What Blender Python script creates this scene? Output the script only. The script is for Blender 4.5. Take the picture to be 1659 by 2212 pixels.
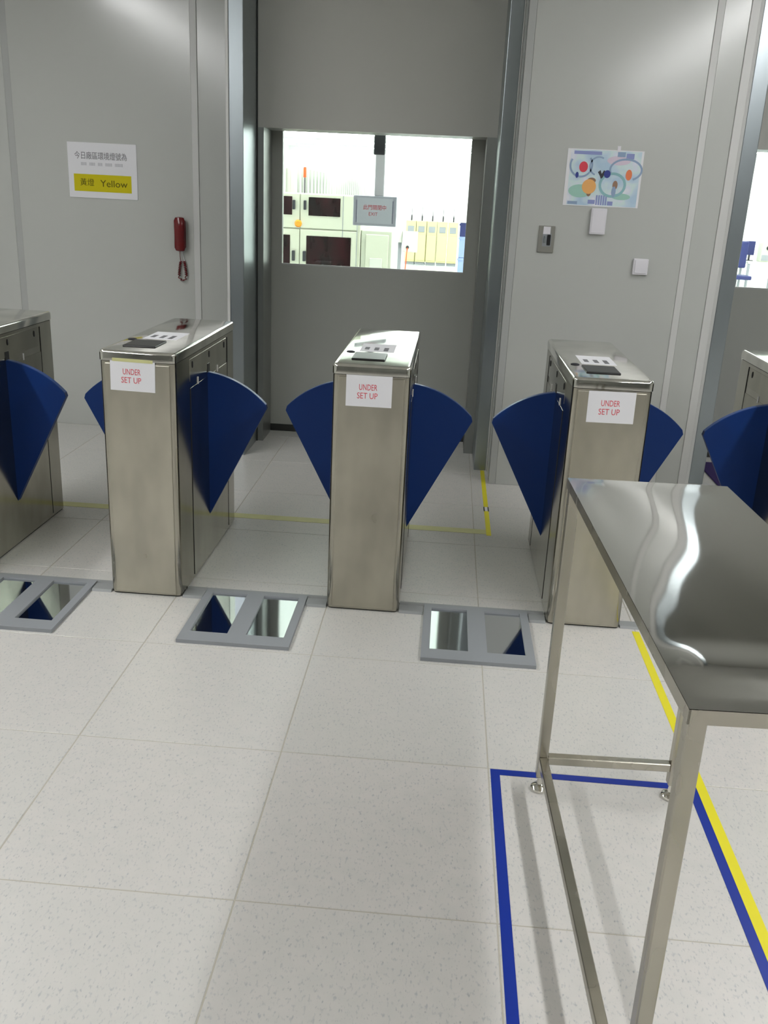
import bpy, bmesh, math, random
from mathutils import Matrix, Vector
random.seed(7)
sc = bpy.context.scene
for o in list(bpy.data.objects): bpy.data.objects.remove(o)
COL = sc.collection

# ---------------------------------------------------------------- camera
CAM = (0.394, -3.2675, 1.5386); PITCH, YAW, ROLL, FPX = 0.3308, -0.0565, 0.0481, 1982.73
cp, sp, cy, sy, cr, sr = math.cos(PITCH), math.sin(PITCH), math.cos(YAW), math.sin(YAW), math.cos(ROLL), math.sin(ROLL)
fwd = Vector((sy*cp, cy*cp, -sp)); rt = Vector((cy, -sy, 0)); up = rt.cross(fwd)
r2 = cr*rt + sr*up; u2 = -sr*rt + cr*up
cd = bpy.data.cameras.new('camera'); cam = bpy.data.objects.new('camera', cd); COL.objects.link(cam)
M = Matrix((r2, u2, -fwd)).transposed().to_4x4(); M.translation = Vector(CAM)
cam.matrix_world = M
cd.sensor_fit = 'VERTICAL'; cd.sensor_height = 36; cd.sensor_width = 27; cd.lens = 36*FPX/2212
cd.clip_start = 0.05; cd.clip_end = 200
sc.camera = cam

# ---------------------------------------------------------------- world, exposure
w = bpy.data.worlds.new('world'); sc.world = w; w.use_nodes = True
w.node_tree.nodes['Background'].inputs[0].default_value = (0.9, 0.95, 1, 1)
w.node_tree.nodes['Background'].inputs[1].default_value = 0.05
vs = sc.view_settings
vs.view_transform = 'Standard'; vs.look = 'None'; vs.exposure = 0.0; vs.gamma = 1; vs.use_curve_mapping = False
LAMP = 40.0          # hall lamp rows
CLEAN = 15.0         # clean-room ceiling panels

# ---------------------------------------------------------------- helpers
def lin(c):
    return tuple((v/255/12.92 if v/255 <= .04045 else ((v/255+.055)/1.055)**2.4) for v in c) + (1,)
def mat(name, col, rough=.5, metal=0., spec=.5, noise=None, bump=None, emit=None, coat=0.):
    m = bpy.data.materials.new(name); m.use_nodes = True
    nt = m.node_tree; b = nt.nodes['Principled BSDF']
    b.inputs['Base Color'].default_value = col; b.inputs['Roughness'].default_value = rough
    b.inputs['Metallic'].default_value = metal; b.inputs['Specular IOR Level'].default_value = spec
    b.inputs['Coat Weight'].default_value = coat
    if emit:
        b.inputs['Emission Color'].default_value = emit[0]; b.inputs['Emission Strength'].default_value = emit[1]
    geo = nt.nodes.new('ShaderNodeNewGeometry')
    if noise:       # (scale xyz, amount, detail): colour variation
        mp = nt.nodes.new('ShaderNodeMapping'); mp.inputs['Scale'].default_value = noise[0]
        nt.links.new(geo.outputs['Position'], mp.inputs['Vector'])
        n = nt.nodes.new('ShaderNodeTexNoise'); n.inputs['Scale'].default_value = 1; n.inputs['Detail'].default_value = noise[2]
        nt.links.new(mp.outputs['Vector'], n.inputs['Vector'])
        r = nt.nodes.new('ShaderNodeValToRGB'); r.color_ramp.elements[0].position = .3; r.color_ramp.elements[1].position = .7
        a = noise[1]
        r.color_ramp.elements[0].color = tuple(c*(1-a) for c in col[:3]) + (1,)
        r.color_ramp.elements[1].color = tuple(min(1, c*(1+a)) for c in col[:3]) + (1,)
        nt.links.new(n.outputs['Fac'], r.inputs['Fac']); nt.links.new(r.outputs['Color'], b.inputs['Base Color'])
    if bump:        # (scale xyz, strength, distance)
        mp = nt.nodes.new('ShaderNodeMapping'); mp.inputs['Scale'].default_value = bump[0]
        nt.links.new(geo.outputs['Position'], mp.inputs['Vector'])
        n = nt.nodes.new('ShaderNodeTexNoise'); n.inputs['Scale'].default_value = 1; n.inputs['Detail'].default_value = 2
        nt.links.new(mp.outputs['Vector'], n.inputs['Vector'])
        bp = nt.nodes.new('ShaderNodeBump'); bp.inputs['Strength'].default_value = bump[1]; bp.inputs['Distance'].default_value = bump[2]
        nt.links.new(n.outputs['Fac'], bp.inputs['Height']); nt.links.new(bp.outputs['Normal'], b.inputs['Normal'])
    return m

def steel(name, col, rough, smear=0.):
    """brushed stainless with soft hand smears in the roughness and tint"""
    m = mat(name, col, rough, 1.0)
    nt = m.node_tree; b = nt.nodes['Principled BSDF']
    geo = nt.nodes['Geometry'] if 'Geometry' in nt.nodes else nt.nodes.new('ShaderNodeNewGeometry')
    mp = nt.nodes.new('ShaderNodeMapping'); mp.inputs['Scale'].default_value = (1, 1, .45)
    nt.links.new(geo.outputs['Position'], mp.inputs['Vector'])
    n = nt.nodes.new('ShaderNodeTexNoise'); n.inputs['Scale'].default_value = 9; n.inputs['Detail'].default_value = 2
    nt.links.new(mp.outputs['Vector'], n.inputs['Vector'])
    mr = nt.nodes.new('ShaderNodeMapRange'); mr.inputs['From Min'].default_value = .1; mr.inputs['From Max'].default_value = .9
    mr.inputs['To Min'].default_value = rough*(1-smear); mr.inputs['To Max'].default_value = rough*(1+smear)
    nt.links.new(n.outputs['Fac'], mr.inputs['Value']); nt.links.new(mr.outputs['Result'], b.inputs['Roughness'])
    if smear:
        r = nt.nodes.new('ShaderNodeValToRGB'); r.color_ramp.elements[0].position = .2; r.color_ramp.elements[1].position = .8
        r.color_ramp.interpolation = 'EASE'
        r.color_ramp.elements[0].color = tuple(c*.84 for c in col[:3]) + (1,); r.color_ramp.elements[1].color = tuple(min(1, c*1.1) for c in col[:3]) + (1,)
        nt.links.new(n.outputs['Fac'], r.inputs['Fac']); nt.links.new(r.outputs['Color'], b.inputs['Base Color'])
    return m

def glass(name):
    m = bpy.data.materials.new(name); m.use_nodes = True; nt = m.node_tree; nt.nodes.clear()
    out = nt.nodes.new('ShaderNodeOutputMaterial'); mx = nt.nodes.new('ShaderNodeMixShader')
    fr = nt.nodes.new('ShaderNodeFresnel'); fr.inputs[0].default_value = 1.45
    tr = nt.nodes.new('ShaderNodeBsdfTransparent'); tr.inputs[0].default_value = (.95, .97, .96, 1)
    gl = nt.nodes.new('ShaderNodeBsdfGlossy'); gl.inputs['Roughness'].default_value = .02
    nt.links.new(fr.outputs[0], mx.inputs[0]); nt.links.new(tr.outputs[0], mx.inputs[1]); nt.links.new(gl.outputs[0], mx.inputs[2])
    nt.links.new(mx.outputs[0], out.inputs[0]); return m

def bm_new(): return bmesh.new()
def box(bm, x0, x1, y0, y1, z0, z1):
    v = [bm.verts.new(p) for p in ((x0,y0,z0),(x1,y0,z0),(x1,y1,z0),(x0,y1,z0),(x0,y0,z1),(x1,y0,z1),(x1,y1,z1),(x0,y1,z1))]
    for f in ((0,3,2,1),(4,5,6,7),(0,1,5,4),(1,2,6,5),(2,3,7,6),(3,0,4,7)): bm.faces.new([v[i] for i in f])
    return bm
def bevel(bm, off, seg=2, edges=None):
    bmesh.ops.bevel(bm, geom=list(edges if edges is not None else bm.edges), offset=off, segments=seg, profile=.5, affect='EDGES', clamp_overlap=True)
    return bm
def B(x0, x1, y0, y1, z0, z1, bev=0, seg=2):
    bm = box(bm_new(), x0, x1, y0, y1, z0, z1)
    if bev: bevel(bm, bev, seg)
    return bm
def prism(bm, pts, axis, a, b):
    """extrude a 2-D outline along axis ('x','y','z') from a to b"""
    def P(p, t):
        return {'x': (t, p[0], p[1]), 'y': (p[0], t, p[1]), 'z': (p[0], p[1], t)}[axis]
    lo = [bm.verts.new(P(p, a)) for p in pts]; hi = [bm.verts.new(P(p, b)) for p in pts]
    n = len(pts)
    bm.faces.new(lo); bm.faces.new(hi[::-1])
    for i in range(n): bm.faces.new((lo[i], hi[i], hi[(i+1) % n], lo[(i+1) % n]))
    bmesh.ops.recalc_face_normals(bm, faces=bm.faces); return bm
def tube(bm, pts, r, n=10):
    pts = [Vector(p) for p in pts]; rings = []
    for i, p in enumerate(pts):
        d = (pts[min(i+1, len(pts)-1)] - pts[max(i-1, 0)]).normalized()
        a = d.orthogonal().normalized() if i == 0 else (prev - d*prev.dot(d)).normalized()
        prev = a; b = d.cross(a)
        rings.append([bm.verts.new(p + r*(math.cos(2*math.pi*k/n)*a + math.sin(2*math.pi*k/n)*b)) for k in range(n)])
    for i in range(len(rings)-1):
        for k in range(n): bm.faces.new((rings[i][k], rings[i][(k+1)%n], rings[i+1][(k+1)%n], rings[i+1][k]))
    bm.faces.new(rings[0][::-1]); bm.faces.new(rings[-1]); return bm
def lathe(bm, prof, c, n=24, axis='z'):
    rings = []
    for r, h in prof:
        ring = []
        for k in range(n):
            a = 2*math.pi*k/n; x, y = r*math.cos(a), r*math.sin(a)
            ring.append(bm.verts.new({'z': (c[0]+x, c[1]+y, c[2]+h), 'y': (c[0]+x, c[1]+h, c[2]+y), 'x': (c[0]+h, c[1]+x, c[2]+y)}[axis]))
        rings.append(ring)
    for i in range(len(rings)-1):
        for k in range(n): bm.faces.new((rings[i][k], rings[i][(k+1)%n], rings[i+1][(k+1)%n], rings[i+1][k]))
    bm.faces.new(rings[0][::-1]); bm.faces.new(rings[-1])
    bmesh.ops.recalc_face_normals(bm, faces=bm.faces); return bm
def obj(name, bm, m, parent=None, smooth=False):
    me = bpy.data.meshes.new(name); bm.normal_update(); bm.to_mesh(me); bm.free(); me.materials.append(m)
    if smooth:
        for p in me.polygons: p.use_smooth = True
        me.set_sharp_from_angle(angle=math.radians(40))
    o = bpy.data.objects.new(name, me); COL.objects.link(o)
    if parent: o.parent = parent
    return o
def share(name, me, parent, loc, rot=0):
    o = bpy.data.objects.new(name, me); COL.objects.link(o); o.parent = parent; o.location = loc; o.rotation_euler.z = rot; return o
def empty(name, loc=(0, 0, 0), rz=0):
    o = bpy.data.objects.new(name, None); COL.objects.link(o); o.location = loc; o.rotation_euler.z = rz; o.empty_display_size = .1; return o
def tag(o, label, cat, group=None):
    o['label'] = label; o['category'] = cat
    if group: o['group'] = group
    return o
def struct(o, label=None):
    o['kind'] = 'structure'
    if label: o['label'] = label
    return o
def text(name, body, size, m, parent, loc, width=None, rot=(math.pi/2, 0, 0)):
    """flat lettering lying in the XZ plane facing -Y, centred at loc"""
    cu = bpy.data.curves.new('lettering', 'FONT'); cu.body = body; cu.size = size; cu.align_x = 'CENTER'; cu.align_y = 'CENTER'
    cu.extrude = 0.0002; cu.resolution_u = 3
    t = bpy.data.objects.new('tmp', cu); COL.objects.link(t)
    me = bpy.data.meshes.new_from_object(t.evaluated_get(bpy.context.evaluated_depsgraph_get()))
    bpy.data.objects.remove(t); me.name = name; me.materials.clear(); me.materials.append(m)
    o = bpy.data.objects.new(name, me); COL.objects.link(o); o.parent = parent; o.location = loc; o.rotation_euler = rot
    if width:
        xs = [v.co.x for v in me.vertices]; ww = max(xs)-min(xs)
        o.scale = (width/ww, 1, 1)
    return o

# ---------------------------------------------------------------- materials
M_WALL = mat('painted wall panel', lin((191, 193, 189)), .19, 0, .75, bump=((3, 3, 2), .04, .02))
M_WALL2 = mat('painted lintel panel', lin((186, 186, 180)), .42, 0, .4)
M_SEAM = mat('panel seam', lin((176, 178, 176)), .4, 0, .5)
M_SEAML = mat('aluminium seam strip', lin((208, 208, 206)), .35, 0, .5)
M_ALU = steel('anodised aluminium', lin((168, 176, 180)), .31)
M_JAMB = mat('satin metal jamb', lin((160, 163, 160)), .33, .85, .6)
M_DOOR = mat('painted door leaf', lin((166, 168, 162)), .3, 0, .5)
M_RUB = mat('black rubber', lin((45, 46, 44)), .6)
M_CEIL = mat('ceiling tile', lin((215, 215, 212)), .8)
M_JOINT = mat('tile joint', lin((182, 177, 164)), .8)
M_STEEL = steel('brushed stainless', lin((187, 183, 169)), .30, .18)
M_SIDE = steel('satin stainless side', lin((176, 172, 160)), .17, .12)
M_LID = steel('polished stainless lid', lin((226, 224, 216)), .08, .12)
M_TABLE = steel('mirror stainless sheet', lin((206, 205, 200)), .055)
M_TUBE = steel('stainless tube', lin((182, 178, 166)), .27, .1)
M_PLATE = mat('dull metal plate', lin((150, 149, 142)), .4, .6)
M_MIRROR = steel('polished foot plate', lin((214, 216, 218)), .05)
M_FRAME = mat('grey foot plate frame', lin((148, 152, 156)), .45, 0, .4)
M_STRIP = mat('grey cable cover', lin((150, 153, 153)), .5)
M_WING = mat('blue padded wing', lin((3, 46, 110)), .45, 0, .3, bump=((60, 60, 60), .05, .002))
M_WINGEDGE = mat('blue wing edge band', lin((22, 62, 124)), .35, 0, .5)
M_BLACK = mat('black plastic', lin((22, 22, 24)), .35)
M_GAP = mat('dark gap', lin((38, 37, 34)), .7)
M_PAPER = mat('white paper', lin((232, 232, 236)), .75, 0, .2)
M_REDINK = mat('red ink', lin((214, 84, 96)), .7, 0, .2)
M_GREYINK = mat('grey ink', lin((120, 120, 124)), .7, 0, .2)
M_LIGHTINK = mat('light grey ink', lin((178, 178, 184)), .7, 0, .2)
M_DARKINK = mat('olive ink', lin((92, 88, 20)), .7, 0, .2)
M_YELPRINT = mat('yellow print', lin((206, 194, 28)), .7, 0, .2)
M_TAPEY = mat('yellow floor tape', lin((232, 222, 40)), .45, 0, .4)
M_TAPEYW = mat('worn pale yellow floor tape', lin((208, 207, 150)), .5, 0, .4, noise=((9, 9, 9), .08, 3))
M_TAPEB = mat('blue floor tape', lin((9, 46, 150)), .4, 0, .4)
M_WHITEP = mat('white plastic', lin((226, 224, 230)), .4)
M_RED = mat('red glossy plastic', lin((104, 8, 16)), .22, 0, .6)
M_LAMP = mat('lamp diffuser', (1, 1, 1, 1), .5, emit=((.985, .99, .985, 1), LAMP))
M_CLAMP = mat('clean room lamp panel', (1, 1, 1, 1), .5, emit=((.98, 1, .98, 1), CLEAN))
M_HOUS = mat('lamp housing', lin((225, 225, 225)), .5)
M_GLASS = glass('window glass')
M_CWALL = mat('clean room white wall', lin((244, 246, 242)), .5)
M_CFLOOR = mat('epoxy floor', lin((214, 222, 220)), .12, 0, .6)
M_CREAM = mat('cream machine paint', lin((200, 203, 184)), .4)
M_CREAM2 = mat('cream machine door paint', lin((192, 196, 178)), .4)
M_REDGLASS = mat('dark red tinted acrylic', lin((30, 7, 11)), .15, 0, .15, noise=((11, 1, 4), .92, 2))
M_YELLOWC = mat('pale yellow cabinet paint', lin((208, 202, 150)), .45)
M_GREYC = mat('pale grey paint', lin((206, 208, 198)), .45)
M_ORANGE = mat('orange plastic', lin((240, 150, 30)), .4)
M_ORRED = mat('orange red lens', lin((244, 92, 40)), .3)
M_BLUEC = mat('dark blue plastic', lin((30, 38, 96)), .4)
M_LBLUE = mat('light blue plastic', lin((150, 170, 215)), .4)
M_MON = mat('grey display bezel', lin((196, 198, 210)), .4)
M_MON2 = mat('grey display card', lin((214, 217, 226)), .5)
M_PURPLE = mat('dark purple mat', lin((52, 34, 92)), .8)
M_DARKC = mat('charcoal plastic', lin((38, 39, 46)), .5)

def tile_mat():
    m = bpy.data.materials.new('speckled vinyl floor tile'); m.use_nodes = True
    nt = m.node_tree; b = nt.nodes['Principled BSDF']; L = nt.links.new
    geo = nt.nodes.new('ShaderNodeNewGeometry')
    base = lin((212, 208, 204)); fleck = lin((172, 175, 178)); dark = lin((150, 155, 160))
    def flecks(scale, lo, hi, sx, sy):
        mp = nt.nodes.new('ShaderNodeMapping'); mp.inputs['Scale'].default_value = (sx, sy, 1)
        L(geo.outputs['Position'], mp.inputs['Vector'])
        n = nt.nodes.new('ShaderNodeTexNoise'); n.inputs['Scale'].default_value = scale; n.inputs['Detail'].default_value = 1.5
        L(mp.outputs['Vector'], n.inputs['Vector'])
        r = nt.nodes.new('ShaderNodeMapRange'); r.inputs['From Min'].default_value = lo; r.inputs['From Max'].default_value = hi
        L(n.outputs['Fac'], r.inputs['Value']); return r.outputs['Result']
    a = flecks(140, .58, .76, 1.0, .5); c = flecks(170, .64, .78, 1, .45); d = flecks(22, .35, .7, 1, 1)
    oi = nt.nodes.new('ShaderNodeObjectInfo')
    def mix(f, A, Bc, amt):
        x = nt.nodes.new('ShaderNodeMix'); x.data_type = 'RGBA'
        mu = nt.nodes.new('ShaderNodeMath'); mu.operation = 'MULTIPLY'; mu.inputs[1].default_value = amt
        L(f, mu.inputs[0]); L(mu.outputs[0], x.inputs[0])
        if isinstance(A, tuple): x.inputs[6].default_value = A
        else: L(A, x.inputs[6])
        x.inputs[7].default_value = Bc; return x.outputs[2]
    col = mix(d, base, lin((203, 202, 198)), .6)
    col = mix(oi.outputs['Random'], col, lin((204, 204, 199)), .5)
    col = mix(a, col, fleck, .75); col = mix(c, col, dark, .75)
    L(col, b.inputs['Base Color']); b.inputs['Roughness'].default_value = .33; b.inputs['Specular IOR Level'].default_value = .45
    return m
M_TILE = tile_mat()

# ---------------------------------------------------------------- floor
T = 0.6; Y1 = -0.3915
fl = struct(obj('floor', B(-4.5, 5.5, -12.0, 2.80, -.06, -.0012), M_JOINT))
tm = bmesh.new(); box(tm, -T/2+.0016, T/2-.0016, -T/2+.0016, T/2-.0016, -.02, 0)
bevel(tm, .0012, 1, [e for e in tm.edges if all(v.co.z > -.001 for v in e.verts)])
first = obj('floor_tile', tm, M_TILE, fl); tme = first.data; cnt = 0
nx0, nx1 = -5, 6; ny0, ny1 = -6, 6
for i in range(nx0, nx1):
    for j in range(ny0, ny1):
        loc = (i*T+T/2, Y1+j*T-T/2, 0)
        if cnt == 0: first.location = loc
        else: share('floor_tile', tme, fl, loc)
        cnt += 1
rest = bm_new()
xa, xb, ya, yb = nx0*T, nx1*T, Y1+(ny0-1)*T, Y1+(ny1-1)*T
for r in ((-4.5, xa, -12, 2.8), (xb, 5.5, -12, 2.8), (xa, xb, -12, ya), (xa, xb, yb, 2.8)):
    if r[1]-r[0] > .01 and r[3]-r[2] > .01: box(rest, r[0], r[1], r[2], r[3], -.02, 0)
obj('floor_border', rest, M_TILE, fl)

# ---------------------------------------------------------------- shell of the hall
CEIL = 3.0
struct(obj('ceiling', B(-4.5, 5.5, -12.0, 2.9, CEIL, CEIL+.1), M_CEIL))
struct(obj('wall_side_left', B(-4.6, -4.5, -12, 2.9, 0, CEIL), M_WALL))
struct(obj('wall_side_right', B(5.5, 5.6, -12, 2.9, 0, CEIL), M_WALL))
struct(obj('wall_rear', B(-4.6, 5.6, -12.1, -12.0, 0, CEIL), M_WALL))

# left wall: sandwich panels standing at Y = 2.6
WLY = 2.60
wl = struct(obj('wall_left', B(-4.5, -.80, WLY+.012, WLY+.16, 0, CEIL), M_SEAM), 'pale grey panel wall left of the door')
for (a, b) in ((-4.5, -3.45), (-3.41, -2.345), (-2.305, -1.205), (-1.165, -.80)):
    obj('wall_panel', B(a, b, WLY, WLY+.05, 0, CEIL, .002, 1), M_WALL, wl)
obj('seam_strip', B(-2.345, -2.305, WLY+.004, WLY+.05, 0, CEIL), M_SEAM, wl)
obj('seam_strip', B(-3.45, -3.41, WLY+.004, WLY+.05, 0, CEIL), M_SEAM, wl)
obj('seam_strip', B(-1.205, -1.165, WLY-.006, WLY+.05, 0, CEIL, .002, 1), M_SEAML, wl)

# right wall between the two door recesses, Y = 1.83
WRY = 1.83
def pier(name, dx, label):
    p = struct(obj(name, B(.700+dx, 1.805+dx, WRY+.006, WRY+.64, 0, CEIL), M_WALL), label)
    obj('wall_panel', B(.738+dx, 1.605+dx, WRY, WRY+.03, 0, CEIL, .002, 1), M_WALL, p)
    obj('wall_panel', B(1.640+dx, 1.765+dx, WRY, WRY+.03, 0, CEIL, .002, 1), M_WALL, p)
    obj('seam_strip', B(1.605+dx, 1.640+dx, WRY-.004, WRY+.03, 0, CEIL, .002, 1), M_SEAML, p)
    obj('corner_strip', B(.700+dx, .738+dx, WRY-.003, WRY+.03, 0, CEIL, .002, 1), M_SEAM, p)
    obj('corner_strip', B(1.765+dx, 1.808+dx, WRY-.006, WRY+.03, 0, CEIL, .002, 1), M_SEAML, p)
    return p
pier('wall_right', 0, 'pale grey panel wall between the two doors')
struct(obj('wall_far_right', B(3.48, 5.5, WRY, 2.75, 0, CEIL), M_WALL))

# silver posts at the corners of the recesses
def post(name, x0, x1, side, label):
    p = struct(obj(name, B(x0, x1, 2.10, 2.48, 0, CEIL, .004, 2), M_ALU), label)
    if side: obj('edge_strip', B(side[0], side[1], 2.095, 2.2, 0, CEIL, .002, 1), M_SEAML, p)
    return p
post('trim_1', -.862, -.782, (-.878, -.862), 'silver post left of the middle door')
post('trim_2', .620, .692, (.692, .6995), 'silver post right of the middle door')
post('trim_3', 1.900, 1.985, (1.812, 1.900), 'silver post left of the right-hand door')
post('trim_4', 3.395, 3.475, None, None)

# door recesses: lintel wall with a deep opening, door leaf set back
def doorway(n, dx, pane_label):
    wn = struct(obj('wall_lintel' if n == 1 else 'wall_lintel_right', B(-.782+dx, .620+dx, 2.47, 2.73, 1.888, CEIL), M_WALL2), 'grey wall above the middle door' if n == 1 else 'grey wall above the right-hand door')
    obj('jamb', B(-.782+dx, -.742+dx, 2.47, 2.73, 0, 1.888), M_JAMB, wn)
    obj('jamb', B(.562+dx, .620+dx, 2.47, 2.73, 0, 1.888), M_JAMB, wn)
    obj('jamb_seal', B(-.7825+dx, -.776+dx, 2.462, 2.47, 0, CEIL), M_RUB, wn)
    d = struct(empty('door_%d' % n, (-.09+dx, 2.75, 0)), 'grey door with a large window' if n == 1 else 'right-hand grey door with a large window')
    bm = bm_new(); X0, X1 = -.70, .70; w0, w1, z0, z1 = -.588, .570, 1.100, 1.925
    box(bm, X0, w0, 0, .045, .05, 2.1); box(bm, w1, X1, 0, .045, .05, 2.1)
    box(bm, w0, w1, 0, .045, .05, z0); box(bm, w0, w1, 0, .045, z1, 2.1)
    obj('door_leaf', bm, M_DOOR, d)
    obj('window_pane', B(w0, w1, .018, .024, z0, z1), M_GLASS, d)
    obj('window_gasket', B(w0, w1, -.002, .012, z0-.004, z0+.006), M_SEAM, d)
    obj('bottom_seal', B(X0, X1, -.004, .03, .004, .05), M_RUB, d)
    return d
doorway(1, 0, None); doorway(2, 2.775, None)
struct(obj('wall_partition', B(-6, -.785, 2.80, 2.86, 0, 3.2), M_CWALL))
struct(obj('wall_partition_middle', B(.612, 1.985, 2.80, 2.86, 0, 3.2), M_CWALL))
struct(obj('wall_partition_right', B(3.39, 10, 2.80, 2.86, 0, 3.2), M_CWALL))
bm = bm_new(); box(bm, -.785, .612, 2.80, 2.86, 2.05, 3.2); box(bm, 1.985, 3.39, 2.80, 2.86, 2.05, 3.2)
struct(obj('wall_partition_top', bm, M_CWALL))

# ---------------------------------------------------------------- clean room behind the doors
struct(obj('floor_clean_room', B(-6, 10, 2.80, 34, -.06, -.001), M_CFLOOR))
struct(obj('ceiling_clean_room', B(-6, 10, 2.86, 34, 3.2, 3.3), M_CWALL))
struct(obj('wall_clean_room_far', B(-6, 10, 34, 34.1, 0, 3.2), M_CWALL))
struct(obj('wall_clean_room_left', B(-6.1, -6, 2.86, 34, 0, 3.2), M_CWALL))
struct(obj('wall_clean_room_right', B(10, 10.1, 2.86, 34, 0, 3.2), M_CWALL))
for k, y in enumerate((4.6, 8.6, 12.6, 16.6, 20.6, 24.6, 28.6, 32.0)):
    lp = empty('clean_room_lamp', (2, y, 3.2))
    obj('housing', B(-7.4, 7.4, -.36, .36, -.05, 0), M_HOUS, lp)
    obj('diffuser', B(-7.3, 7.3, -.30, .30, -.062, -.05), M_CLAMP, lp)
    tag(lp, 'bright ceiling lamp strip inside the white room beyond the doors', 'lamp', 'clean room ceiling lamps')

# ---------------------------------------------------------------- hall lamps (two long rows, seen in reflections)
for x, lab in ((-2.3, 'long linear ceiling lamp above the leftmost turnstile'), (2.45, 'long linear ceiling lamp above the right-hand side of the hall')):
    lp = tag(empty('linear_ceiling_lamp', (x, 0, CEIL)), lab, 'lamp')
    obj('housing', B(-.08, .08, -6.3, 1.05, -.05, 0, .004, 1), M_HOUS, lp)
    obj('diffuser', B(-.06, .06, -6.25, 1.0, -.062, -.05), M_LAMP, lp)

# ---------------------------------------------------------------- turnstiles
W_, H_, L_, S_ = .282, .966, .948, .8594
def rounded_rect(hw, y0, y1, r, n=5):
    pts = []
    for (cx, cyy, a0) in ((hw-r, y0+r, -90), (hw-r, y1-r, 0), (-hw+r, y1-r, 90), (-hw+r, y0+r, 180)):
        for k in range(n+1):
            a = math.radians(a0 + 90*k/n); pts.append((cx + r*math.cos(a), cyy + r*math.sin(a)))
    return pts
def wing_outline(s):
    hw = W_/2
    tip = (hw-.004, .186); out = (hw+.2525, .688)
    c = (hw-.05, .414); R = math.hypot(.05, .815-.414)
    a0 = math.atan2(out[1]-c[1], out[0]-c[0]); a1 = math.atan2(.815-c[1], hw-.004-c[0])
    pts = [tip, (out[0]-.004, out[1]-.012)]
    for k in range(13):
        a = a0 + .02 + (a1-a0-.02)*k/12; pts.append((c[0]+R*math.cos(a), c[1]+R*math.sin(a)))
    return [(s*p[0], p[1]) for p in pts]
def make_turnstile():
    t = empty('flap_turnstile')
    hw = W_/2
    obj('body', prism(bm_new(), rounded_rect(hw, .004, L_-.004, .018), 'z', .006, H_-.040), M_SIDE, t, True)
    obj('plinth', prism(bm_new(), rounded_rect(hw-.004, .008, L_-.008, .016), 'z', 0, .008), M_GAP, t)
    obj('front_panel', B(-hw+.020, hw-.020, 0, .010, .012, H_-.046, .003, 2), M_STEEL, t)
    obj('rear_panel', B(-hw+.020, hw-.020, L_-.010, L_, .012, H_-.046, .003, 2), M_STEEL, t)
    obj('lid_gap', prism(bm_new(), rounded_rect(hw-.003, .006, L_-.006, .016), 'z', H_-.042, H_-.036), M_GAP, t)
    bm = prism(bm_new(), rounded_rect(hw+.002, -.002, L_+.002, .02), 'z', H_-.037, H_)
    bevel(bm, .011, 4, [e for e in bm.edges if all(v.co.z > H_-.001 for v in e.verts)])
    obj('lid', bm, M_LID, t, True)
    for s in (-1, 1):
        x0 = s*hw; xo = s*(hw+.0008)
        lo, hi = min(x0, xo), max(x0, xo)
        # access panel and upper sensor plate
        obj('access_panel', B(lo, hi, .200, .806, .02, .800), M_SIDE, t)
        obj('sensor_plate', B(lo, hi, .194, .788, .828, .912), M_SIDE, t)
        a, b = min(x0, s*(hw+.0018)), max(x0, s*(hw+.0018))
        obj('panel_seam', B(a, b, .1955, .1995, .02, .800), M_GAP, t)
        obj('panel_seam', B(a, b, .8065, .8100, .02, .912), M_GAP, t)
        for y in (.232, .489, .748):
            o = obj('sensor_window', lathe(bm_new(), [(.009, 0), (.009, .0012), (.007, .002)], (0, 0, 0), 14, 'x'), M_BLACK, t, True)
            o.location = (x0 + s*.0012, y, .888); o.scale = (s, .8, 1.5)
        for y, z in ((.307, .812), (.625, .805)):
            obj('light_slot', B(min(x0, s*(hw+.003)), max(x0, s*(hw+.003)), y-.004, y+.004, z-.014, z+.014), M_SEAML, t)
        obj('wing_slot', B(min(x0, s*(hw+.002)), max(x0, s*(hw+.002)), .457, .492, .815, .852), M_BLACK, t)
        wg = obj('wing', prism(bm_new(), wing_outline(s), 'y', .461, .488), M_WING, t)
        # pale edging along the curved rim
        pts = wing_outline(s)[2:]
        rim = bm_new()
        for k in range(len(pts)-1):
            (xa_, za), (xb_, zb) = pts[k], pts[k+1]
            vs_ = [rim.verts.new(p) for p in ((xa_, .463, za), (xa_, .486, za), (xb_, .486, zb), (xb_, .463, zb), (xa_, .463, za+.0025), (xa_, .486, za+.0025), (xb_, .486, zb+.0025), (xb_, .463, zb+.0025))]
            for f in ((4, 5, 6, 7), (0, 4, 7, 3), (1, 2, 6, 5)): rim.faces.new([vs_[i] for i in f])
        bmesh.ops.remove_doubles(rim, verts=rim.verts, dist=1e-5); bmesh.ops.recalc_face_normals(rim, faces=rim.faces)
        obj('wing_rim', rim, M_WINGEDGE, wg)
    # top: card reader, instruction sticker, indicator
    obj('card_reader', B(-.085, .040, .095, .245, H_-.001, H_+.006, .004, 2), M_BLACK, t)
    st = obj('sticker', B(-.075, .060, .300, .500, H_-.0005, H_+.0006), M_PAPER, t)
    for k, x in enumerate((-.050, -.012, .026)):
        obj('pictogram', B(x-.009, x+.009, .345-.01*k, .405, H_+.0006, H_+.0011), M_GREYINK, st)
    obj('indicator', lathe(bm_new(), [(.017, 0), (.017, .003), (.012, .005)], (-.105, .270, H_-.0005), 18), M_DARKC, t, True)
    return t
def copy_tree(o, parent=None):
    c = o.copy(); COL.objects.link(c); c.parent = parent
    for ch in list(o.children): copy_tree(ch, c)
    return c
proto = make_turnstile()
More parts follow.
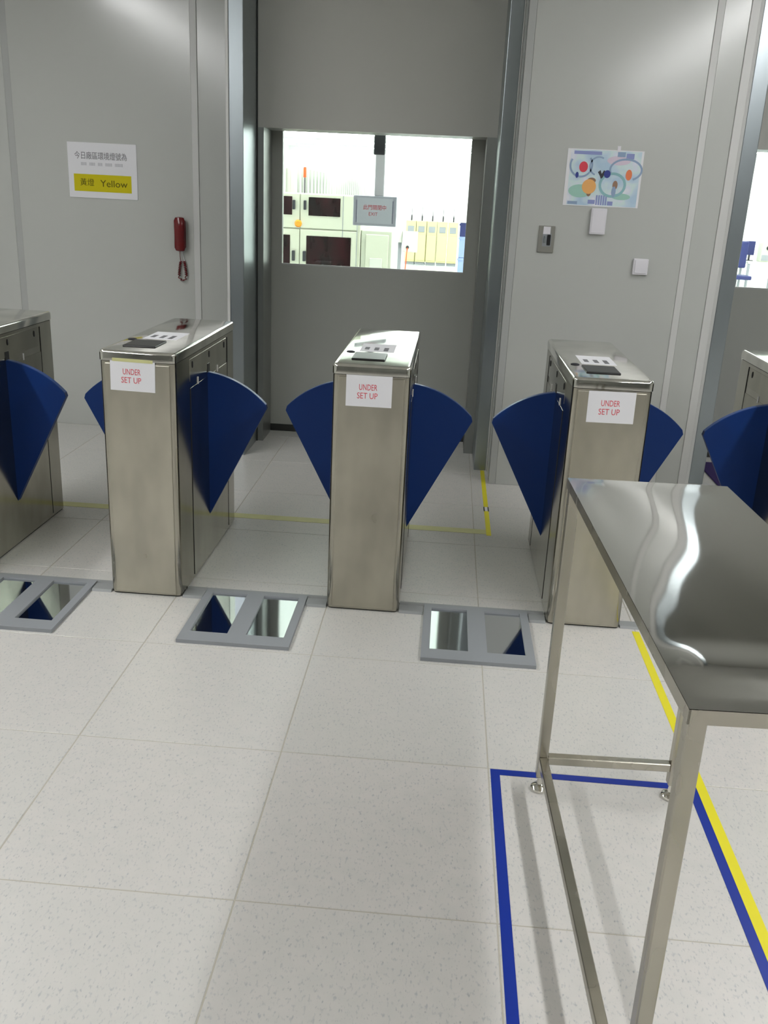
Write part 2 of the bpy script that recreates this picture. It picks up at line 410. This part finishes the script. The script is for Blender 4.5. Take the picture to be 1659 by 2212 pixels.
labels = {-2: 'leftmost stainless turnstile, cut off by the left edge of the photo',
          -1: 'stainless turnstile in front of the red wall phone, yellowed tape above its paper notice',
          0: 'stainless turnstile in the middle, hand smears on its front, bright reflection on top',
          1: 'stainless turnstile standing behind the steel table, with a paper notice',
          2: 'rightmost stainless turnstile, mostly outside the right edge of the photo'}
for k in (-2, -1, 0, 1, 2):
    t = proto if k == -2 else copy_tree(proto)
    t.location = (k*S_ + W_/2, 0, 0)
    tag(t, labels[k], 'turnstile', 'row of blue-winged flap turnstiles')

# paper notices taped to three of them
def notice(x, z, tilt, label, tape=False):
    n = tag(empty('paper_notice', (x, -.0012, z)), label, 'notice', 'red lettered notices on the turnstiles')
    n.rotation_euler.y = tilt
    obj('sheet', B(-.0835, .0835, -.0007, 0, -.057, .057), M_PAPER, n)
    text('lettering', 'UNDER', .031, M_REDINK, n, (-.004, -.0009, .013), .066)
    text('lettering', 'SET UP', .031, M_REDINK, n, (-.006, -.0009, -.018), .074)
    if tape: obj('tape', B(-.075, .075, -.0013, -.0007, .050, .062), M_TAPEYW, n)
notice(-.735, .876, .02, 'white UNDER SET UP notice on the turnstile in front of the wall phone', True)
notice(.134, .871, .0, 'white UNDER SET UP notice on the middle turnstile')
notice(1.001, .865, -.01, 'white UNDER SET UP notice on the turnstile behind the steel table')

# ---------------------------------------------------------------- foot plates and cable covers on the floor
def foot_plate(cx, label):
    f = tag(empty('foot_plate', (cx, -.150, 0)), label, 'foot plate', 'framed foot plates in the lanes')
    x0, x1, y0, y1 = -.203, .203, -.225, .225
    bm = bm_new(); h = .014
    for r in ((x0, x1, y0, y0+.072), (x0, x1, y1-.030, y1), (x0, x0+.030, y0+.072, y1-.030), (x1-.030, x1, y0+.072, y1-.030), (-.034, .034, y0+.072, y1-.030)):
        box(bm, r[0], r[1], r[2], r[3], 0, h)
    bmesh.ops.remove_doubles(bm, verts=bm.verts, dist=1e-5)
    obj('frame', bm, M_FRAME, f)
    obj('mirror_plate', B(x0+.030, -.034, y0+.072, y1-.030, .001, .007), M_MIRROR, f)
    obj('mirror_plate', B(.034, x1-.030, y0+.072, y1-.030, .001, .007), M_MIRROR, f)
foot_plate(-1.148, 'grey framed double foot plate at the left edge of the photo')
foot_plate(-.288, 'grey framed double foot plate between the wall-phone turnstile and the middle turnstile')
foot_plate(.586, 'grey framed double foot plate right of the middle turnstile')
for k, lab in ((-2, 'grey floor cable cover behind the leftmost foot plate'), (-1, 'grey floor cable cover behind the foot plate left of the middle turnstile'), (0, 'grey floor cable cover behind the foot plate right of the middle turnstile'), (1, 'grey floor cable cover between the table-side turnstile and the rightmost one')):
    xa_, xb_ = k*S_+W_+.003, (k+1)*S_-.003
    bm = bm_new(); prism(bm, [(.008, 0), (.072, 0), (.064, .008), (.016, .008)], 'x', xa_, xb_)
    if k < 1:
        c = k*S_+W_+(S_-W_)/2
        bm.free(); bm = bm_new()
        prism(bm, [(.002, 0), (.072, 0), (.064, .009), (.010, .009)], 'x', xa_, c-.206 if k != 0 else .379)
        prism(bm, [(.002, 0), (.072, 0), (.064, .009), (.010, .009)], 'x', c+.206 if k != 0 else .793, xb_)
        prism(bm, [(.078, 0), (.100, 0), (.096, .009), (.082, .009)], 'x', xa_, xb_)
    tag(obj('cable_cover', bm, M_STRIP), lab, 'cable cover', 'cable covers along the turnstile fronts')

# ---------------------------------------------------------------- floor tapes
def tape(x0, x1, y0, y1, m, label, z=.0012):
    o = obj('floor_tape', B(x0, x1, y0, y1, .0002, z), m); return tag(o, label, 'floor tape')
tape(.606, .632, -3.2, -.995, M_TAPEB, 'blue floor tape line left of the steel table')
tape(.632, 1.160, -1.021, -.995, M_TAPEB, 'blue floor tape line across the far end of the steel table')
tape(1.160, 1.1855, -3.2, -.995, M_TAPEB, 'blue floor tape line right of the steel table')
tape(1.1858, 1.2135, -3.2, -.012, M_TAPEY, 'bright yellow floor tape line from the turnstile past the steel table')
tape(.660, .6835, .955, 1.325, M_TAPEY, 'bright yellow floor tape beyond the turnstiles, near piece')
tape(.660, .6835, 1.395, 2.094, M_TAPEY, 'bright yellow floor tape running to the silver post')
o = empty('tape_tag', (.6718, 1.36, 0)); tag(o, 'small black and white tag between two yellow tape pieces', 'tag')
obj('white_patch', B(-.012, .012, -.034, .034, .0002, .0012), M_WHITEP, o)
obj('black_edge', B(-.014, -.0075, -.034, .034, .0002, .0016), M_BLACK, o)
obj('black_edge', B(.0075, .014, -.034, .034, .0002, .0016), M_BLACK, o)
tape(-2.4, .660, .972, 1.036, M_TAPEYW, 'pale worn yellow floor tape crossing behind the turnstiles')

# ---------------------------------------------------------------- steel table
tb = tag(empty('steel_table', (.9365, -1.595, 0), math.radians(2.0)), 'narrow mirror-finish stainless steel table with square tube legs', 'table')
TW, TL, TZ = .197, .545, .900
bm = bm_new(); nx, ny = 28, 72
def wav(u, v):
    s = max(0., min(1., (v+1)/.42)); hump = .0065*math.sin(math.pi*s)**2 if v < -.58 else 0.
    return .0012*math.sin(2.4*u+1.9*v+.4) + .0007*math.sin(4.4*v-1.3*u+.7) + .0003*math.sin(6*u+3*v) + hump
grid = [[None]*(ny+1) for _ in range(nx+1)]
for i in range(nx+1):
    for j in range(ny+1):
        u, v = -1+2*i/nx, -1+2*j/ny
        e = min(1, (1-abs(u))/.35, (1-abs(v))/.14); e = e*e*(3-2*e)
        grid[i][j] = bm.verts.new((u*TW, v*TL, TZ + wav(u, v)*e))
for i in range(nx):
    for j in range(ny): bm.faces.new((grid[i][j], grid[i+1][j], grid[i+1][j+1], grid[i][j+1]))
obj('table_top', bm, M_TABLE, tb, True)
sk = bm_new()
box(sk, -TW, TW, -TL, -TL+.003, TZ-.024, TZ-.0012); box(sk, -TW, TW, TL-.003, TL, TZ-.024, TZ-.0012)
box(sk, -TW, -TW+.003, -TL, TL, TZ-.024, TZ-.0012); box(sk, TW-.003, TW, -TL, TL, TZ-.024, TZ-.0012)
box(sk, -TW+.003, TW-.003, -TL+.003, TL-.003, TZ-.010, TZ-.006)
obj('apron', sk, M_TUBE, tb)
hl = .0135
for sx in (-1, 1):
    for sy_ in (-1, 1):
        cx, cyy = sx*(TW-.003-hl), sy_*(TL-.003-hl)
        lg = obj('leg', B(cx-hl, cx+hl, cyy-hl, cyy+hl, .045, TZ-.010, .003, 2), M_TUBE, tb)
        obj('levelling_foot', lathe(bm_new(), [(.021, 0), (.024, .004), (.024, .010), (.018, .016), (.008, .020), (.007, .046)], (cx, cyy, 0), 20), M_LID, lg, True)
    x = sx*(TW-.003-hl)
    if sx < 0: obj('lower_rail', B(x-.012, x+.012, -TL+.030, TL-.030, .088, .112, .002, 1), M_TUBE, tb)
obj('lower_rail', B(-TW+.030, TW-.030, TL-.029, TL-.004, .088, .112, .002, 1), M_TUBE, tb)

# ---------------------------------------------------------------- things on the left wall
sg = tag(empty('wall_sign', (-1.765, WLY-.0015, 1.607)), 'white wall sign with a yellow band reading Yellow', 'sign'); sg.rotation_euler.y = .004
obj('sheet', B(-.215, .215, -.003, 0, -.160, .160, .001, 1), M_PAPER, sg)
obj('yellow_band', B(-.182, .178, -.0036, -.003, -.122, -.022), M_YELPRINT, sg)
text('lettering', '今日廠區環境燈號為', .046, M_GREYINK, sg, (-.008, -.0036, .082), .325)
x = -.132
for wl_ in (5, 5, 4, 6, 7):                       # a line of print too small to read
    for k in range(wl_):
        obj('print_stroke', B(x, x+.0035, -.0034, -.003, .028, .046), M_LIGHTINK, sg); x += .0072
    x += .017
text('lettering', '黃燈', .046, M_DARKINK, sg, (-.100, -.0040, -.072), .088)
text('lettering', 'Yellow', .056, M_DARKINK, sg, (.068, -.0040, -.074), .170)

ph = tag(empty('wall_phone', (-1.283, WLY-.0005, 1.26)), 'red wall phone with a hanging coiled cord', 'phone')
obj('cradle', B(-.030, .030, -.026, 0, -.085, .085, .010, 3), M_RED, ph, True)
hs = bm_new()
prof = [(-.102, .012), (-.098, .024), (-.080, .031), (-.055, .030), (-.02, .0285), (.02, .0285), (.055, .030), (.080, .031), (.098, .024), (.102, .012)]
rings = []
for z, r in prof:
    yc = -.040 - .010*(1-(z/.102)**2)
    rings.append([hs.verts.new((1.12*r*math.cos(a), yc + .62*r*math.sin(a), z)) for a in (2*math.pi*k/20 for k in range(20))])
for i in range(len(rings)-1):
    for k in range(20): hs.faces.new((rings[i][k], rings[i][(k+1) % 20], rings[i+1][(k+1) % 20], rings[i+1][k]))
hs.faces.new(rings[0][::-1]); hs.faces.new(rings[-1])
obj('handset', hs, M_RED, ph, True)
pts = [(-.004, -.035, -.100), (-.008, -.02, -.135), (-.006, -.012, -.165)]
obj('cord', tube(bm_new(), pts, .0022, 6), M_RED, ph, True)
coil = []
for k in range(141):
    s = k/140; a = s*2*math.pi*20
    if s < .5: c = (-.006 - .012*math.sin(math.pi*s), -.165 - .105*(2*s))
    else: c = (.022 + .012*math.sin(math.pi*s) - .006, -.270 + .105*(2*s-1)*1.02)
    bx = 0
    if .42 < s < .58: c = (-.018 + .046*(s-.42)/.16, -.262 - .018*math.sin(math.pi*(s-.42)/.16))
    coil.append((c[0] + .0075*math.cos(a), -.013 + .0075*math.sin(a), c[1]))
obj('coiled_cord', tube(bm_new(), coil, .0030, 6), M_RED, ph, True)
obj('cord', tube(bm_new(), [(.020, -.012, -.163), (.014, -.010, -.150), (.004, -.006, -.120), (.0, -.012, -.085)], .0022, 6), M_WHITEP, ph, True)

# ---------------------------------------------------------------- things on the right wall
pm = bpy.data.materials.new('poster wash'); pm.use_nodes = True
nt = pm.node_tree; b = nt.nodes['Principled BSDF']; b.inputs['Roughness'].default_value = .5
g = nt.nodes.new('ShaderNodeNewGeometry'); n = nt.nodes.new('ShaderNodeTexNoise'); n.inputs['Scale'].default_value = 14; n.inputs['Detail'].default_value = 1
nt.links.new(g.outputs['Position'], n.inputs['Vector']); r = nt.nodes.new('ShaderNodeValToRGB'); e = r.color_ramp.elements
e[0].position = .30; e[0].color = lin((178, 204, 224)); e[1].position = .72; e[1].color = lin((234, 236, 240))
for p_, c_ in ((.42, (196, 216, 230)), (.52, (208, 228, 228)), (.62, (216, 222, 236))):
    q = e.new(p_); q.color = lin(c_)
nt.links.new(n.outputs['Fac'], r.inputs['Fac']); nt.links.new(r.outputs['Color'], b.inputs['Base Color'])
INK = {k: mat('poster ink ' + k, lin(c), .5) for k, c in dict(red=(222, 66, 84), orange=(232, 128, 84), amber=(236, 176, 104), navy=(46, 60, 140), black=(52, 52, 58), slate=(142, 164, 194), teal=(140, 186, 192), green=(160, 204, 190), violet=(140, 150, 200), rose=(214, 200, 216), brown=(150, 118, 96)).items()}
po = tag(empty('poster', (1.152, WRY-.0012, 1.677)), 'pale blue poster with coloured blobs and rings on the right wall', 'poster')
obj('sheet', B(-.193, .193, -.0008, 0, -.138, .138), M_PAPER, po)
obj('printed_area', B(-.176, .182, -.0012, -.0008, -.134, .134), pm, po)
def blob(x, z, rx, rz, ink, lvl=0):
    bm = bm_new(); prism(bm, [(rx*math.cos(2*math.pi*k/22), rz*math.sin(2*math.pi*k/22)) for k in range(22)], 'y', -.0004, 0)
    o = obj('print_blob', bm, INK[ink], po); o.location = (x, -.0013-.0004*lvl, z)
def ring(x, z, rx, rz, w, ink, a0=0, a1=360):
    bm = bm_new(); n = 28; vi = []
    for k in range(n+1):
        a = math.radians(a0+(a1-a0)*k/n); c_, s_ = math.cos(a), math.sin(a)
        vi.append([bm.verts.new((q*c_, y, p*s_)) for q, p, y in ((rx, rz, -.0004), (rx-w, rz-w, -.0004), (rx-w, rz-w, 0), (rx, rz, 0))])
    for k in range(n):
        for m_ in range(4): bm.faces.new((vi[k][m_], vi[k][(m_+1) % 4], vi[k+1][(m_+1) % 4], vi[k+1][m_]))
    bmesh.ops.recalc_face_normals(bm, faces=bm.faces)
    o = obj('print_ring', bm, INK[ink], po); o.location = (x, -.0015, z)
def strip(x0, x1, z0, z1, ink): obj('print_bar', B(x0, x1, -.0017, -.0013, z0, z1), INK[ink], po)
ring(-.118, .060, .060, .060, .009, 'slate', 150, 400); ring(-.030, .058, .048, .048, .008, 'slate', 60, 250); ring(.110, .045, .085, .056, .010, 'slate', -60, 200)
ring(.050, -.030, .070, .062, .013, 'teal')
blob(-.112, -.065, .060, .032, 'green'); blob(.10, -.085, .048, .016, 'green'); blob(.07, .088, .06, .022, 'rose')
blob(-.106, .052, .022, .026, 'red', 2); blob(-.068, -.042, .036, .036, 'amber', 2); blob(-.058, -.012, .022, .014, 'brown', 1); blob(-.066, -.072, .012, .018, 'brown', 1)
blob(.128, .022, .016, .026, 'orange', 2); blob(.018, .022, .017, .019, 'navy', 2); blob(-.135, .012, .008, .015, 'navy', 1)
blob(.064, -.030, .013, .022, 'brown', 1); blob(.060, -.062, .011, .026, 'slate', 2)
bm = bm_new(); prism(bm, [(-.030, .030), (-.018, .040), (-.010, .022), (.000, .040), (.010, .034), (-.003, .005), (-.012, -.002), (-.018, .012)], 'y', -.0024, -.0015); obj('print_mark', bm, INK['black'], po)
strip(-.16, -.02, .112, .128, 'violet'); strip(.06, .10, .106, .130, 'slate'); strip(.105, .145, .098, .124, 'violet')
strip(-.066, -.030, -.126, -.106, 'violet')
for k in range(5): strip(-.026+.012*k, -.018+.012*k, -.130, -.082, 'violet')
strip(.034, .062, -.130, -.110, 'violet'); strip(-.170, -.12, -.131, -.116, 'slate')
obj('tape', B(.055, .072, -.0016, -.0008, .128, .158), M_WHITEP, po)

cr_ = tag(empty('key_switch', (.892, WRY-.0002, 1.364)), 'small stainless switch plate with a key slot on the right wall', 'switch')
obj('plate', B(-.042, .042, -.008, 0, -.068, .068, .003, 2), M_PLATE, cr_)
obj('recess', B(-.020, .026, -.0086, -.008, -.036, .030), M_FRAME, cr_)
obj('white_label', B(-.019, .018, -.0095, -.008, .026, .064), M_WHITEP, cr_)
obj('key_slot', B(.004, .022, -.0125, -.008, -.030, .024, .002, 1), M_BLACK, cr_)
obj('key', B(-.012, -.004, -.020, -.008, -.016, .018, .002, 1), M_ALU, cr_)
wb = tag(empty('wall_switch_box', (1.150, WRY-.0002, 1.467)), 'tall white plastic box below the poster', 'box')
obj('case', B(-.040, .040, -.022, 0, -.066, .064, .004, 2), M_WHITEP, wb)
obj('face', B(-.034, .034, -.0245, -.022, -.058, .058, .002, 1), M_WHITEP, wb)
wb = tag(empty('wall_switch', (1.397, WRY-.0002, 1.249)), 'square white wall switch low right of the poster', 'switch')
obj('case', B(-.039, .039, -.020, 0, -.041, .041, .004, 2), M_WHITEP, wb)
obj('rocker', B(-.031, .031, -.0235, -.020, -.033, .033, .002, 1), M_WHITEP, wb)

# purple mat in the right-hand recess
o = obj('door_mat', B(2.07, 3.2, 1.9, 2.60, .0005, .010, .003, 1), M_PURPLE); tag(o, 'dark purple mat on the floor before the right-hand door', 'mat')

# ---------------------------------------------------------------- hanging display behind the middle door's glass
hd = tag(empty('hanging_display', (-.117, 3.02, 1.445)), 'grey hanging display with red notice on a ceiling post behind the glass', 'display')
obj('bezel', B(-.142, .142, 0, .045, -.094, .094, .006, 2), M_MON, hd)
obj('card', B(-.118, .118, -.003, 0, -.078, .080), M_MON2, hd)
obj('card_edge', B(-.121, -.118, -.0035, 0, -.074, .066), M_BLUEC, hd); obj('card_edge', B(.116, .119, -.0035, 0, -.074, .066), M_BLUEC, hd)
text('lettering', '此門關閉中', .034, M_REDINK, hd, (.0, -.0034, .020), .150)
text('lettering', 'EXIT', .030, M_REDINK, hd, (-.010, -.0034, -.020), .058)
obj('post', B(-.008, .054, .010, .050, .094, .350, .004, 1), M_WHITEP, hd)
obj('post_sleeve', B(-.022, .050, .006, .056, .345, 1.755, .004, 1), M_DARKC, hd)

# ---------------------------------------------------------------- machines in the clean room
MY = 4.8
mc = tag(empty('production_machine', (-.62, MY, 0)), 'cream machine with dark red windows behind the middle door glass', 'machine')
def mb(name, x0, x1, y0, y1, z0, z1, m, bev=.004, par=None):
    return obj(name, B(x0+.62, x1+.62, y0-MY, y1-MY, z0, z1, bev, 1), m, par or mc)
mb('cabinet', -1.62, -.375, MY+.01, 6.0, .10, 1.535, M_CREAM)
mb('end_cabinet', -.370, -.108, MY+.03, 5.8, .10, 1.26, M_CREAM2)
mb('plinth', -1.58, -.12, MY+.05, 5.7, 0, .10, M_DARKC)
for x0, x1 in ((-1.60, -.893), (-.888, -.400)):
    up_ = mb('upper_door', x0, x1, MY-.012, MY+.01, 1.255, 1.53, M_CREAM)
    lo_ = mb('lower_door', x0, x1, MY-.012, MY+.01, .15, 1.245, M_CREAM)
    if x0 < -1: wx, lx = (-1.40, -.957), (-1.40, -.972)
    else: wx, lx = (-.818, -.550), (-.832, -.452)
    mb('window_pane', wx[0], wx[1], MY-.016, MY-.010, 1.358, 1.505, M_REDGLASS, 0, up_)
    mb('window_pane', lx[0], lx[1], MY-.016, MY-.010, .90, 1.195, M_REDGLASS, 0, lo_)
    hx = -.940 if x0 < -1 else -.847
    mb('handle', hx-.010, hx+.010, MY-.045, MY-.012, 1.402, 1.478, M_DARKC, .004, up_)
    mb('handle', hx-.012, hx+.012, MY-.045, MY-.012, .985, 1.070, M_DARKC, .004, lo_)
obj('knob', lathe(bm_new(), [(.030, 0), (.030, -.016), (.020, -.030)], (-.903+.62, -.012, 1.290), 20, 'y'), M_ORANGE, mc, True)
for x in (-.526, -.403): mb('panel_seam', x-.003, x+.003, MY-.014, MY-.011, .15, 1.53, M_FRAME, 0)
mb('end_door', -.330, -.135, MY+.018, MY+.03, .15, 1.23, M_CREAM)
mb('vent', -.290, -.185, MY+.010, MY+.02, .93, 1.035, M_GREYC, .002)
tw = mb('signal_pole', -.876, -.868, MY+.10, MY+.108, 1.53, 1.66, M_DARKC, 0)
obj('signal_lens', lathe(bm_new(), [(.013, 0), (.013, .022), (.013, .075), (.010, .082)], (-.872+.62, .104, 1.660), 16), M_ORRED, mc, True)

# ribbed enclosure receding behind the machine
rb = tag(empty('ribbed_enclosure', (-1.22, 8.8, 0)), 'long white ribbed enclosure receding behind the cream machine', 'enclosure')
N = 22
A = Vector((-1.75, 6.6, 0)); Bv = Vector((-1.55, 14.5, 0))
obj('core', B(-.9, -.02, -2.4, 5.5, 0, 1.74, .01, 1), M_FRAME, rb)
bm = bm_new(); box(bm, 0, .05, -.05, .05, 0, 1.78); rme = obj('rib', bm, M_GREYC, rb); rme.location = (-.02, -2.4, 0)
for k in range(1, N+8): share('rib', rme.data, rb, (-.02, -2.4+k*.27, 0))
fr_ = B(-.9, -.02, -2.46, -2.40, 0, 1.76)
obj('end_panel', fr_, M_GREYC, rb)
for k in range(6): share('rib', rme.data, rb, (-.86+k*.15, -2.47, 0), math.radians(-90))

# pale yellow cabinets far back
for k in range(5):
    c = tag(empty('yellow_cabinet', (-.60+.255*k, 20, 0)), 'pale yellow cabinet in the far row, %s' % ('leftmost', 'second from left', 'third from left, middle of the row', 'fourth from left', 'rightmost')[k], 'cabinet', 'far row of pale yellow cabinets')
    obj('body', B(-.122, .122, 0, .6, .06, 1.02, .006, 1), M_YELLOWC, c)
    obj('plinth', B(-.115, .115, .03, .57, 0, .06), M_FRAME, c)
    obj('door', B(-.112, .112, -.015, 0, .10, .70, .004, 1), M_YELLOWC, c)
    obj('meter_panel', B(-.075, .075, -.015, 0, .76, .90, .004, 1), M_FRAME, c)
    obj('top_antenna', lathe(bm_new(), [(.018, 0), (.018, .10), (.006, .14), (.005, .32)], (0, .2, 1.02), 10), M_DARKC, c, True)
# control box with an orange cord
c = tag(empty('control_box', (-.185, 10, 0)), 'pale grey control box on a stand with a dangling orange cord', 'box')
obj('box', B(-.100, .110, 0, .14, .82, 1.095, .008, 2), M_GREYC, c)
obj('side_box', B(-.190, -.105, .05, .25, .94, 1.27, .008, 2), M_GREYC, c)
obj('stand', B(-.16, -.11, .10, .15, .04, .95), M_FRAME, c)
obj('foot', B(-.26, .02, .0, .30, 0, .04, .005, 1), M_FRAME, c)
obj('socket', lathe(bm_new(), [(.022, 0), (.022, -.03), (.014, -.045)], (-.022, 0, .885), 14, 'y'), M_DARKC, c, True)
obj('cord', tube(bm_new(), [(-.022, -.045, .88), (-.026, -.06, .80), (-.034, -.06, .65), (-.045, -.06, .40), (-.05, -.07, .02), (-.02, -.2, .012)], .007, 8), M_ORRED, c, True)
# blue crates stacked at the right side of the view
for k, (z0, m, lab) in enumerate(((0, M_LBLUE, 'light blue crate at the bottom of the far stack'), (.34, M_LBLUE, 'light blue crate second in the far stack'), (.68, M_LBLUE, 'light blue crate third in the far stack'), (1.0, M_BLUEC, 'dark blue crate on top of the far stack'))):
    c = tag(empty('storage_crate', (.72, 12, z0)), lab, 'crate', 'far stack of crates')
    h = .335 if k < 2 else (.315 if k == 2 else .20)
    bm = bm_new()
    for r in ((-.20, .20, -.15, -.14), (-.20, .20, .14, .15), (-.20, -.19, -.14, .14), (.19, .20, -.14, .14)): box(bm, r[0], r[1], r[2], r[3], 0, h)
    box(bm, -.19, .19, -.14, .14, 0, .01)
    obj('bin', bm, m, c); obj('rim', B(-.215, .215, -.165, -.15, h-.04, h-.01), m, c)
    obj('label_plate', B(-.10, .10, -.155, -.15, h*.35, h*.6), M_WHITEP, c)

# things seen through the right-hand door's window
def office_chair(x, y, m, lab):
    c = tag(empty('work_chair', (x, y, 0)), lab, 'chair')
    obj('seat', B(-.22, .22, -.22, .22, .44, .51, .02, 2), m, c)
    obj('backrest', B(-.20, .20, .18, .24, .62, 1.08, .02, 2), m, c)
    obj('back_stem', B(-.03, .03, .20, .24, .48, .64), M_BLACK, c)
    obj('gas_lift', lathe(bm_new(), [(.03, .08), (.03, .44)], (0, 0, 0), 12), M_BLACK, c)
    bs = bm_new()
    for k in range(5):
        a = 2*math.pi*k/5; tube(bs, [(0, 0, .09), (.27*math.cos(a), .27*math.sin(a), .05)], .02, 6)
    obj('star_base', bs, M_BLACK, c)
office_chair(5.46, 13.9, M_BLUEC, 'dark blue work chair seen through the right-hand door window')
def bench(x, y, lab):
    c = tag(empty('work_bench', (x, y, 0)), lab, 'bench')
    obj('top', B(-.30, .30, -.25, .25, .70, .74, .005, 1), M_GREYC, c)
    for sx in (-.27, .27):
        for s2 in (-.22, .22): obj('leg', B(sx-.02, sx+.02, s2-.02, s2+.02, 0, .70), M_FRAME, c)
bench(5.98, 14.3, 'pale work bench seen through the right-hand door window')
c = tag(empty('test_instrument', (6.08, 14.25, .74)), 'pale grey instrument with two dark dials on the far bench', 'instrument')
obj('case', B(-.17, .17, -.12, .12, 0, .34, .008, 1), M_CREAM2, c)
for x in (-.06, .06): obj('dial', lathe(bm_new(), [(.035, 0), (.035, -.02), (.02, -.03)], (x, -.12, .24), 16, 'y'), M_DARKC, c, True)
obj('base_plate', B(-.16, .16, -.125, -.12, .02, .12), M_FRAME, c)
c = tag(empty('monitor', (5.79, 14.36, .74)), 'small dark blue monitor on the far bench beside the instrument', 'monitor')
obj('screen', B(-.10, .06, -.02, .02, .10, .34, .005, 1), M_BLUEC, c); obj('stand', B(-.03, .0, -.01, .02, .01, .12), M_DARKC, c); obj('base', B(-.08, .05, -.06, .06, 0, .012), M_DARKC, c)
